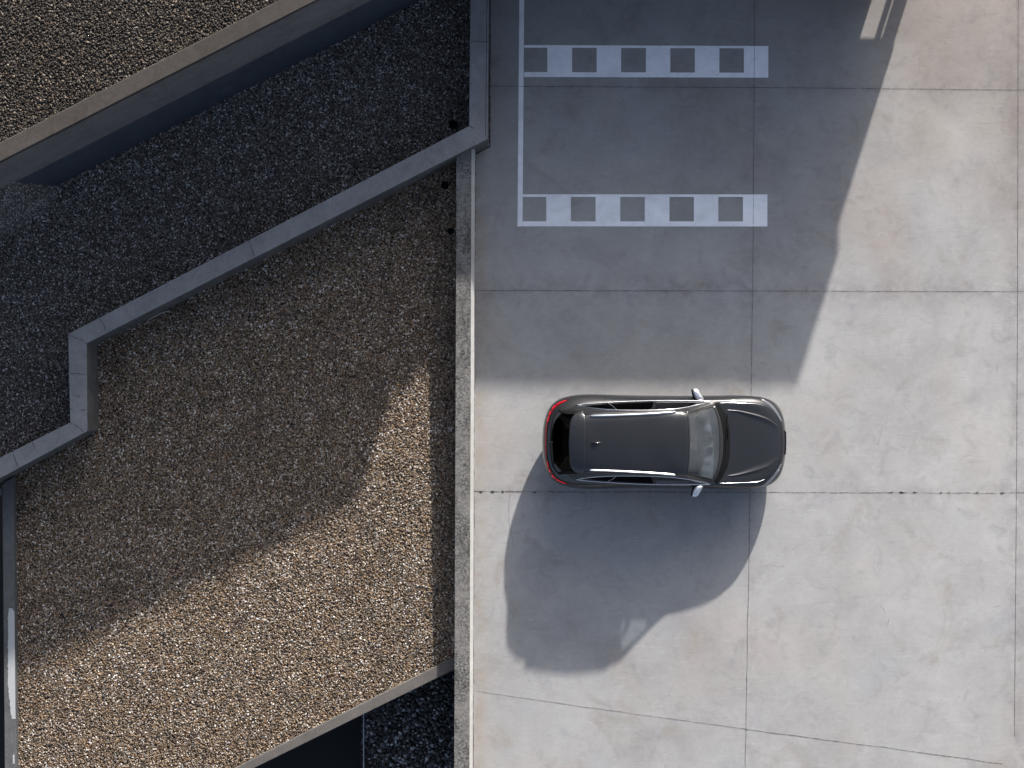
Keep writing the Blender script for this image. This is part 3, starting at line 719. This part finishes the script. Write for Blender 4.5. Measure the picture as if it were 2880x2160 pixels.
def bar(name, pts, width, mat, n=60, lift=.002, h=.008, parent=car, sides=(1, -1), zg=1.1, taper=True, one=False):
    """raised strip following a plan curve; width in metres"""
    c = resamp(pts, n); res = []; mbs = MB() if one else None
    for s in sides:
        pos = [sp(p.x, abs(p.y), s if p.y >= 0 else -s, zg, lift) for p in c]
        V = []
        for k in range(n):
            t = (pos[min(k + 1, n - 1)] - pos[max(k - 1, 0)]).normalized()
            nn = Vector((0, 0, 1)); r = BV.find_nearest(pos[k])
            if r[1] is not None: nn = r[1] if r[1].z > -.2 else -r[1]
            sd_ = t.cross(nn).normalized()
            ww = width / 2
            if taper: e = min(k, n - 1 - k) / 3; ww *= min(1, .35 + .65 * e)
            V += [pos[k] + sd_ * ww, pos[k] + sd_ * ww * .7 + nn * h, pos[k] - sd_ * ww * .7 + nn * h, pos[k] - sd_ * ww]
        F = [[4 * k + j, 4 * k + j + 1, 4 * k + 5 + j, 4 * k + 4 + j] for k in range(n - 1) for j in range(3)] + [[0, 1, 2, 3], [4 * n - 4, 4 * n - 3, 4 * n - 2, 4 * n - 1]]
        if one: mbs.add(V, F); continue
        res.append(mesh_obj(name, V, F, mat, parent, True))
    if one: res = [mbs.build(name, mat, parent, True)]
    return res

# plan outlines of the side glass (daylight opening)
lower = [(398, 297), (520, 308), (640, 316), (830, 326), (1030, 332), (1250, 333), (1400, 331), (1472, 329)]
upper = [(398, 297), (455, 286), (520, 274), (620, 265), (720, 260), (860, 259), (1000, 261), (1100, 265), (1200, 273), (1300, 288), (1400, 309), (1472, 329)]
roofln = [(398, 250), (455, 250), (520, 246), (620, 246), (720, 247), (860, 250), (1000, 252), (1100, 255), (1200, 254), (1278, 250), (1400, 284), (1512, 318)]
patch('cant_rail', upper, [(a, b - 0) for a, b in [(330, 262), (440, 232), (520, 226), (620, 230), (720, 236), (860, 240), (1000, 244), (1100, 247), (1190, 249), (1278, 246), (1400, 278), (1512, 314)]], M['car'], 90, 8, .006, zg=1.5)
patch('quarter_panel', [(255, 262), (300, 280), (350, 290), (398, 298)], [(262, 258), (330, 252), (400, 248), (470, 238)], M['car'], 40, 14, .0055, zg=1.2)
bar('window_trim', lower, .020, M['chrome'], 90, .004, .012, zg=1.05)
bar('window_trim', upper, .017, M['chrome'], 90, .008, .008, zg=1.4)
bar('door_pillar', [(1030, 331), (1018, 295), (1006, 263)], .055, M['gloss'], 20, .004, .004, zg=1.2, taper=False)
bar('door_pillar', [(640, 315), (680, 290), (716, 262)], .022, M['gloss'], 20, .004, .004, zg=1.2, taper=False)
bar('window_divider', [(652, 313), (690, 288), (722, 262)], .005, M['satin'], 20, .008, .003, zg=1.2, taper=False)
bar('roof_rail', [(508, 213), (700, 219), (900, 228), (1060, 237), (1190, 247)], .030, M['satin'], 70, .004, .035, zg=1.58)
# windscreen borders
wb = [(1582, 0), (1580, 70), (1574, 130), (1562, 190), (1545, 240), (1525, 280), (1505, 305)]
ins = lambda c, du, dw: [(a + du, b * dw) for a, b in c]
M['frit'] = simple('windscreen border', (.022, .021, .020), .15)
patch('windscreen_border', [(1584, 0), (1581, 70), (1575, 130), (1562, 190), (1545, 240), (1528, 276), (1508, 304)], [(1541, 0), (1539, 70), (1534, 130), (1524, 190), (1512, 232), (1500, 262), (1488, 280)], M['frit'], 40, 5, .004, zg=1.05, one=True)
patch('windscreen_border', [(1297, 0), (1295, 80), (1290, 150), (1283, 215), (1276, 248)], [(1307, 0), (1305, 80), (1301, 150), (1295, 205), (1290, 238)], M['frit'], 40, 4, .004, zg=1.5, one=True)
patch('windscreen_border', [(1276, 250), (1400, 279), (1512, 314)], [(1289, 236), (1400, 264), (1492, 284)], M['frit'], 30, 4, .004, zg=1.3)
patch('cowl', [(1624, 0), (1622, 80), (1614, 150), (1600, 200), (1577, 250), (1547, 296), (1523, 318)], [(1572, 0), (1570, 70), (1563, 130), (1550, 190), (1533, 240), (1517, 278), (1501, 304)], M['trim'], 50, 6, .009, zg=1.04, one=True)
bar('wiper_blade', [(1604, 240), (1596, 120), (1590, 20), (1590, -10)], .016, M['gloss'], 30, .012, .014, sides=(1,), zg=1.05)
bar('wiper_blade', [(1592, 0), (1588, -90), (1574, -170), (1546, -250)], .016, M['gloss'], 30, .012, .014, sides=(1,), zg=1.05)
bar('wiper_arm', [(1606, 30), (1600, 130), (1592, 90)], .014, M['trim'], 20, .02, .014, sides=(1,), zg=1.05)
# bonnet shut lines and creases
hood_edge = [(1528, 318), (1620, 317), (1720, 314), (1850, 304), (1925, 277), (1980, 230), (2012, 175), (2030, 110), (2038, 40), (2039, 0)]
bar('shut_line', hood_edge, .008, M['trim'], 90, .001, .0015, zg=.95, taper=False, one=True)
bar('shut_line', [(472, 0), (472, 120), (470, 200), (462, 236), (440, 246)], .007, M['trim'], 50, .001, .0015, zg=1.55, taper=False, one=True)
for pts in ([(1030, 335), (1032, 352), (1033, 370)], [(632, 316), (626, 345), (624, 376)], [(1482, 330), (1484, 350), (1482, 371)]):
    bar('shut_line', pts, .006, M['trim'], 16, .0012, .0012, zg=1.0, taper=False)
bar('fuel_flap_line', [(470, -330), (470, -362), (545, -366), (550, -334)], .004, M['trim'], 40, .0012, .0012, sides=(1,), zg=1.0, taper=False)
# power bulges on the bonnet: raised wedge panels
def bulge(side):
    A = resamp([(1600, 264), (1700, 258), (1850, 226), (1940, 190), (2012, 136)], 60); B = resamp([(1600, 262), (1700, 248), (1850, 205), (1940, 170), (2008, 118)], 60)
    V = []; m = 10
    for k in range(60):
        e = math.sin(math.pi * min(1, k / 59 * 1.0)) ** .6
        for t in range(m):
            s_ = t / (m - 1); p = A[k].lerp(B[k], s_ * 2.6)
            hgt = .026 * e * (min(1, s_ * 5)) * (1 - max(0, (s_ - .2) / .8)) ** 1.5
            V.append(sp(p.x, p.y, side, .95, .0006 + hgt))
    F = [[k * m + t, k * m + t + 1, (k + 1) * m + t + 1, (k + 1) * m + t] for k in range(59) for t in range(m - 1)]
    return mesh_obj('bonnet_crease', V, F, M['car'], car, True)
bulge(1); bulge(-1)
# bright shoulder line along bonnet side
bar('bonnet_trim', [(1540, 321), (1640, 320), (1760, 316), (1850, 308), (1905, 290)], .007, M['chrome'], 50, .002, .004, zg=1.0)
# headlights
for s in (1, -1):
    o = patch('headlight', [(1868, 356), (1925, 328), (1975, 286), (2012, 232), (2040, 170)], [(1868, 352), (1915, 316), (1962, 272), (1998, 222), (2034, 166)], M['lamp'], 50, 5, .004, sides=(s,), zg=.8)[0]
    bar('light_strip', [(1880, 347), (1930, 316), (1975, 274), (2015, 215)], .008, M['chrome'], 40, .006, .005, parent=o, sides=(s,), zg=.8)
    bar('bumper_groove', [(1850, 366), (1915, 345), (1970, 305), (2020, 240), (2048, 170)], .010, M['trim'], 50, .0015, .002, sides=(s,), zg=.7)
# grille on the nose
nx_ = BV.ray_cast(Vector((4, .30, .46)), Vector((-1, 0, 0)))[0].x - .004
g = MB()
for k in range(9):
    z = .40 + .04 * k; g.box(nx_ - .05, nx_ - .006 - abs(k - 4) * .003, -.29 + .006 * k, .29 - .006 * k, z, z + .014)
gr = g.build('grille', M['gloss'], car)
for sy in (-.105, -.035, .035, .105):
    V = []; n = 20
    for k in range(n):
        a = 2 * math.pi * k / n
        for b_ in range(6):
            c = 2 * math.pi * b_ / 6; rr = .05 + .006 * math.cos(c); V.append((nx_ + .000 + .006 * math.sin(c), sy + rr * math.cos(a), .64 + rr * math.sin(a)))
    F = [[k * 6 + b_, ((k + 1) % n) * 6 + b_, ((k + 1) % n) * 6 + (b_ + 1) % 6, k * 6 + (b_ + 1) % 6] for k in range(n) for b_ in range(6)]
    mesh_obj('badge_ring', V, F, M['chrome'], gr, True)
g = MB()
g.box(nx_ - .02, nx_ - .010, -.22, .22, .705, .73)
for y in range(-6, 7): g.box(nx_ - .012, nx_ + .002, y * .034 - .006, y * .034 + .006, .70, .735)
g.build('grille_teeth', M['gloss'], gr)
# rear: light bar, lamps, spoiler, wiper
red_c = [(157, 0), (158, 60), (161, 110), (170, 165), (182, 205)]
bar('rear_light_bar', red_c, .006, M['redbar'], 60, .003, .006, zg=.95, taper=False, one=True)
for s in (1, -1):
    hs = patch('tail_light', [(160, 150), (172, 212), (190, 250), (215, 284), (250, 312), (300, 330), (345, 338)], [(172, 150), (190, 205), (208, 240), (232, 268), (262, 292), (305, 318), (345, 337)], M['darkred'], 60, 5, .004, sides=(s,), zg=.97)[0]
    for (pts, wd) in (([(170, 158), (175, 186), (179, 200)], .022), ([(184, 212), (190, 230), (196, 242)], .026), ([(206, 262), (218, 276), (232, 290)], .034), ([(238, 296), (262, 308), (300, 324), (322, 331)], .024)):
        bar('lamp_segment', pts, wd, M['red'], 20, .008, .004, parent=hs, sides=(s,), zg=.97)
bar('rear_shut_line', [(166, 0), (168, 100), (180, 170), (205, 225), (240, 262)], .006, M['trim'], 60, .001, .0015, zg=1.03, taper=False, one=True)
# roof spoiler: thick lip over the rear window
def spoiler():
    E = resamp([(341, 0), (340, 40), (343, 100), (350, 160), (366, 205), (392, 236), (425, 250), (450, 252)], 50); I = resamp([(472, 0), (472, 40), (472, 100), (471, 160), (469, 195), (466, 222), (463, 238), (460, 247)], 50)
    V = []; m = 14; full = [(-1, k) for k in range(49, 0, -1)] + [(1, k) for k in range(50)]
    for s, k in full:
        pi_ = sp(I[k].x, I[k].y, s, 1.55, .004); ze = 1.553 - .00000155 * E[k].y ** 2 - .00000000 * k
        pe = cl(E[k].x, E[k].y, ze); pe.y *= s
        for t in range(m):
            f_ = t / (m - 1); q_ = pi_.lerp(pe, f_); q_.z += .012 * math.sin(math.pi * f_)
            if abs(E[k].y) > 90 and abs(E[k].y) < 130 and f_ > .35: q_.z -= .006 * (f_ - .35)
            V.append(q_)
    nn_ = len(full); F = [[k * m + t, k * m + t + 1, (k + 1) * m + t + 1, (k + 1) * m + t] for k in range(nn_ - 1) for t in range(m - 1)]
    o = mesh_obj('roof_spoiler', V, F, M['car'], car, True)
    if sum(p.normal.z for p in o.data.polygons) < 0: o.data.flip_normals()
    so = o.modifiers.new('s', 'SOLIDIFY'); so.thickness = .03; so.offset = -1
spoiler()
patch('window_fin', [(262, 256), (330, 252), (400, 249), (462, 246)], [(262, 238), (330, 222), (390, 228), (440, 236)], M['trim'], 30, 6, .008, zg=1.3)
patch('rear_window_border', [(200, 0), (201, 60), (206, 120), (218, 180), (240, 225), (266, 252)], [(192, 0), (193, 60), (198, 120), (210, 182), (232, 228), (262, 258)], M['trim'], 40, 4, .005, zg=1.1, one=True)
bar('rear_wiper', [(208, 2), (211, -60), (216, -110), (224, -176)], .022, M['gloss'], 40, .008, .02, sides=(1,), zg=1.12)
bar('rear_wiper_hub', [(200, 8), (206, 2), (216, 0)], .03, M['gloss'], 10, .01, .03, sides=(1,), zg=1.12)
# antenna fin
c0 = sp(562, 0, 1, 1.6, -.004); V = []; n = 24; L_f = .115; F = []
for k in range(n + 1):
    t = k / n; x = -L_f + 2 * L_f * t; ww = .034 * math.sin(math.pi * min(1, max(0, t))) ** .75 + .0005; hh = .055 * (math.sin(math.pi * t) ** .8) * (1.15 - t) + .001
    V += [(c0.x + x, -ww, c0.z), (c0.x + x, -ww * .45, c0.z + hh * .6), (c0.x + x, 0, c0.z + hh), (c0.x + x, ww * .45, c0.z + hh * .6), (c0.x + x, ww, c0.z)]
for k in range(n): F += [[5 * k + j, 5 * k + j + 1, 5 * k + 6 + j, 5 * k + 5 + j] for j in range(4)]
mesh_obj('antenna_fin', V, F, M['gloss'], car, True)
# mirrors
def mirror(s):
    # housing outline in plan (u, w) around, dome shaped
    outl = [(1322, 425), (1332, 433), (1350, 434), (1368, 428), (1385, 402), (1402, 372), (1416, 346), (1414, 336), (1396, 332), (1370, 336), (1350, 350), (1336, 372), (1326, 400)]
    cs = resamp(outl + [outl[0]], 49)[:-1]; z0 = 1.0; cxu = sum(p.x for p in cs) / 48; cw = sum(p.y for p in cs) / 48
    lv = [(.80, -.085), (.95, -.06), (1.0, -.02), (.99, .02), (.93, .055), (.80, .078), (.55, .092), (.25, .098)]
    V = []
    for f_, dz in lv:
        for p in cs:
            v_ = cl(cxu + (p.x - cxu) * f_, cw + (p.y - cw) * f_, z0 + dz); v_.y *= s; V.append(v_)
    F = [[a * 48 + k, a * 48 + (k + 1) % 48, (a + 1) * 48 + (k + 1) % 48, (a + 1) * 48 + k] for a in range(len(lv) - 1) for k in range(48)]
    F += [list(range(48))[::-1], [(len(lv) - 1) * 48 + k for k in range(48)]]
    mo = mesh_obj('door_mirror', V, F, M['satin'], car, True)
    # black glass side facing the rear
    g2 = MB(); edge = [(1316, 424), (1318, 400), (1328, 368), (1342, 346)]; ev_ = resamp(edge, 14); V2 = []
    for p in ev_:
        for du, dz in ((12, -.07), (0, -.05), (-2, .0), (0, .045), (12, .068)):
            v_ = cl(p.x + du, p.y, z0 + dz); v_.y *= s; V2.append(v_)
    g2.add(V2, [[5 * k + j, 5 * k + j + 1, 5 * k + 6 + j, 5 * k + 5 + j] for k in range(13) for j in range(4)])
    g2.build('mirror_glass', M['gloss'], mo, True)
    a = cl(1372, 352, .95); b = cl(1378, 330, .98); g2 = MB()
    V2 = []
    for c_, hw in ((a, .045), (b, .06)):
        for dx, dz in ((-hw, -.03), (hw, -.03), (hw, .03), (-hw, .03)): V2.append((c_.x + dx, c_.y * s, c_.z + dz))
    g2.add(V2, [[0, 1, 5, 4], [1, 2, 6, 5], [2, 3, 7, 6], [3, 0, 4, 7], [0, 1, 2, 3], [4, 5, 6, 7]])
    g2.build('mirror_foot', M['trim'], mo)
mirror(1); mirror(-1)
# wheels
def wheel(x, s):
    y = s * .80; n = 48; e = []
    def ringmesh(name, prof, mat, par):
        V = []; m = len(prof)
        for k in range(n):
            a = 2 * math.pi * k / n
            V += [(x + r_ * math.cos(a), y + s * d, .375 + r_ * math.sin(a)) for r_, d in prof]
        F = [[k * m + j, ((k + 1) % n) * m + j, ((k + 1) % n) * m + j + 1, k * m + j + 1] for k in range(n) for j in range(m - 1)]
        return mesh_obj(name, V, F, mat, par, True)
    ty = ringmesh('wheel', [(.26, -.12), (.36, -.12), (.375, -.10), (.375, .09), (.355, .12), (.27, .125), (.265, .09)], M['tyre'], car)
    g2 = MB()
    for k in range(10):
        a = 2 * math.pi * k / 10; ca, sa = math.cos(a), math.sin(a); wd = .022
        V = []
        for r_ in (.05, .27):
            for t_, d in ((-wd, .07), (wd, .07), (wd, .11), (-wd, .11)): V.append((x + r_ * ca - t_ * sa, y + s * d, .375 + r_ * sa + t_ * ca))
        g2.add(V, [[0, 1, 5, 4], [1, 2, 6, 5], [2, 3, 7, 6], [3, 0, 4, 7], [0, 1, 2, 3], [4, 5, 6, 7]])
    g2.build('rim', M['rim'], ty)
    prof = [(.41, .0), (.425, .03), (.40, .035), (.395, -.25)]
    V = []; nn2 = 40; base = BV.ray_cast(Vector((x, 3, .66)), Vector((0, -1, 0)))[0].y - .075
    for k in range(nn2 + 1):
        a = math.radians(-18 + 216 * k / nn2)
        V += [(x + r_ * math.cos(a), s * (base + d), .36 + r_ * math.sin(a)) for r_, d in prof]
    F = [[k * 4 + j, (k + 1) * 4 + j, (k + 1) * 4 + j + 1, k * 4 + j + 1] for k in range(nn2) for j in range(3)]
    mesh_obj('wheel_arch', V, F, M['trim'], car, True)
for x, _ in WH:
    for s in (1, -1): wheel(x, s)
# floor pan and cabin
g = MB(); xa, xb2 = cl(220, 0, .25).x, cl(1960, 0, .25).x
g.box(xa, xb2, -.58, .58, .23, .27); g.box(cl(640, 0, .3).x, cl(1640, 0, .3).x, -.80, .80, .235, .30); g.box(cl(1560, 0, .9).x, cl(1570, 0, .9).x, -.78, .78, .30, .92)
g.build('floor_pan', M['inner'], car)
V = []; m_ = 12; nq = 30
for k in range(nq + 1):
    yy = -.74 + 1.48 * k / nq; e = 1 - (yy / .80) ** 2 * .28
    xf = cl(1572, 0, 1.0).x - .30 * (1 - e) ; xr = cl(1400, 0, 1.0).x - .10 * (yy / .74) ** 2
    for t in range(m_):
        f_ = t / (m_ - 1); x = xf + (xr - xf) * f_
        z = .985 + .045 * math.sin(math.pi * min(1, f_ * 1.2)) + (.03 if .15 < yy < .60 and f_ > .55 else 0) + .006 * math.sin(yy * 30) * (f_ > .5)
        if f_ > .9: z -= (f_ - .9) * 3
        V.append((x, yy, z))
F = [[k * m_ + t, k * m_ + t + 1, (k + 1) * m_ + t + 1, (k + 1) * m_ + t] for k in range(nq) for t in range(m_ - 1)]
da = mesh_obj('dashboard', V, F, M['dash'], car, True)
da.data.flip_normals()
for yc in (.10, -.13):
    g = MB(); g.box(cl(1438, 0, 1.04).x, cl(1490, 0, 1.04).x, yc - .05, yc + .05, 1.015, 1.034)
    for k in range(6): x = cl(1440 + k * 9, 0, 1.04).x; g.box(x, x + .008, yc - .045, yc + .045, 1.030, 1.052)
    g.build('air_vent', M['inner'], da)
def seat(x, y):
    g = MB()
    def blob(cx_, cy, cz, rx, ry, rz_):
        V = []; n = 16; m = 9
        for a in range(m + 1):
            th = math.pi * a / m
            for b_ in range(n):
                ph = 2 * math.pi * b_ / n
                f = lambda v_: math.copysign(abs(v_) ** .55, v_)
                V.append((cx_ + rx * f(math.sin(th)) * f(math.cos(ph)), cy + ry * f(math.sin(th)) * f(math.sin(ph)), cz + rz_ * f(math.cos(th))))
        g.add(V, [[a * n + b_, a * n + (b_ + 1) % n, (a + 1) * n + (b_ + 1) % n, (a + 1) * n + b_] for a in range(m) for b_ in range(n)])
    blob(x + .2, y, .52, .26, .25, .09); blob(x - .12, y, .86, .09, .25, .32); blob(x - .17, y, 1.24, .05, .13, .085)
    g.build('car_seat', M['leather'], car, True)
for x_, y_ in ((cl(1130, 0, 1).x, .38), (cl(1130, 0, 1).x, -.38), (cl(800, 0, 1).x, .38), (cl(800, 0, 1).x, -.38)): seat(x_, y_)
V = []; n = 28; sx, sy, sz = cl(1360, 0, 1).x, .38, .98
for k in range(n):
    a = 2 * math.pi * k / n
    for b_ in range(8):
        c = 2 * math.pi * b_ / 8; rr = .18 + .015 * math.cos(c); yy = rr * math.cos(a); zz_ = rr * math.sin(a)
        V.append((sx - zz_ * .42 * -1 * -1 + .015 * math.sin(c), sy + yy, sz + zz_ * .9))
F = [[k * 8 + b_, ((k + 1) % n) * 8 + b_, ((k + 1) % n) * 8 + (b_ + 1) % 8, k * 8 + (b_ + 1) % 8] for k in range(n) for b_ in range(8)]
mesh_obj('steering_wheel', V, F, M['inner'], car, True)
# inner mirror mount and sensor cover behind the glass
z = 1.46; g = MB()
ring = [cl(1302, 42, 1.535), cl(1332, 30, 1.46), cl(1332, -30, 1.46), cl(1302, -42, 1.535)]
ring = [Vector((p.x, (1 if k < 2 else -1) * abs(p.y), p.z)) for k, p in enumerate(ring)]
v, f = prism([(p.x, p.y, p.z) for p in ring], 1.44); g.add(v, f)
mi = g.build('sensor_cover', M['trim'], car)
g = MB(); x = cl(1355, 0, 1.4).x; g.box(x - .025, x + .01, -.11, .11, 1.33, 1.40); bevel(g.build('interior_mirror', M['inner'], car), .012)
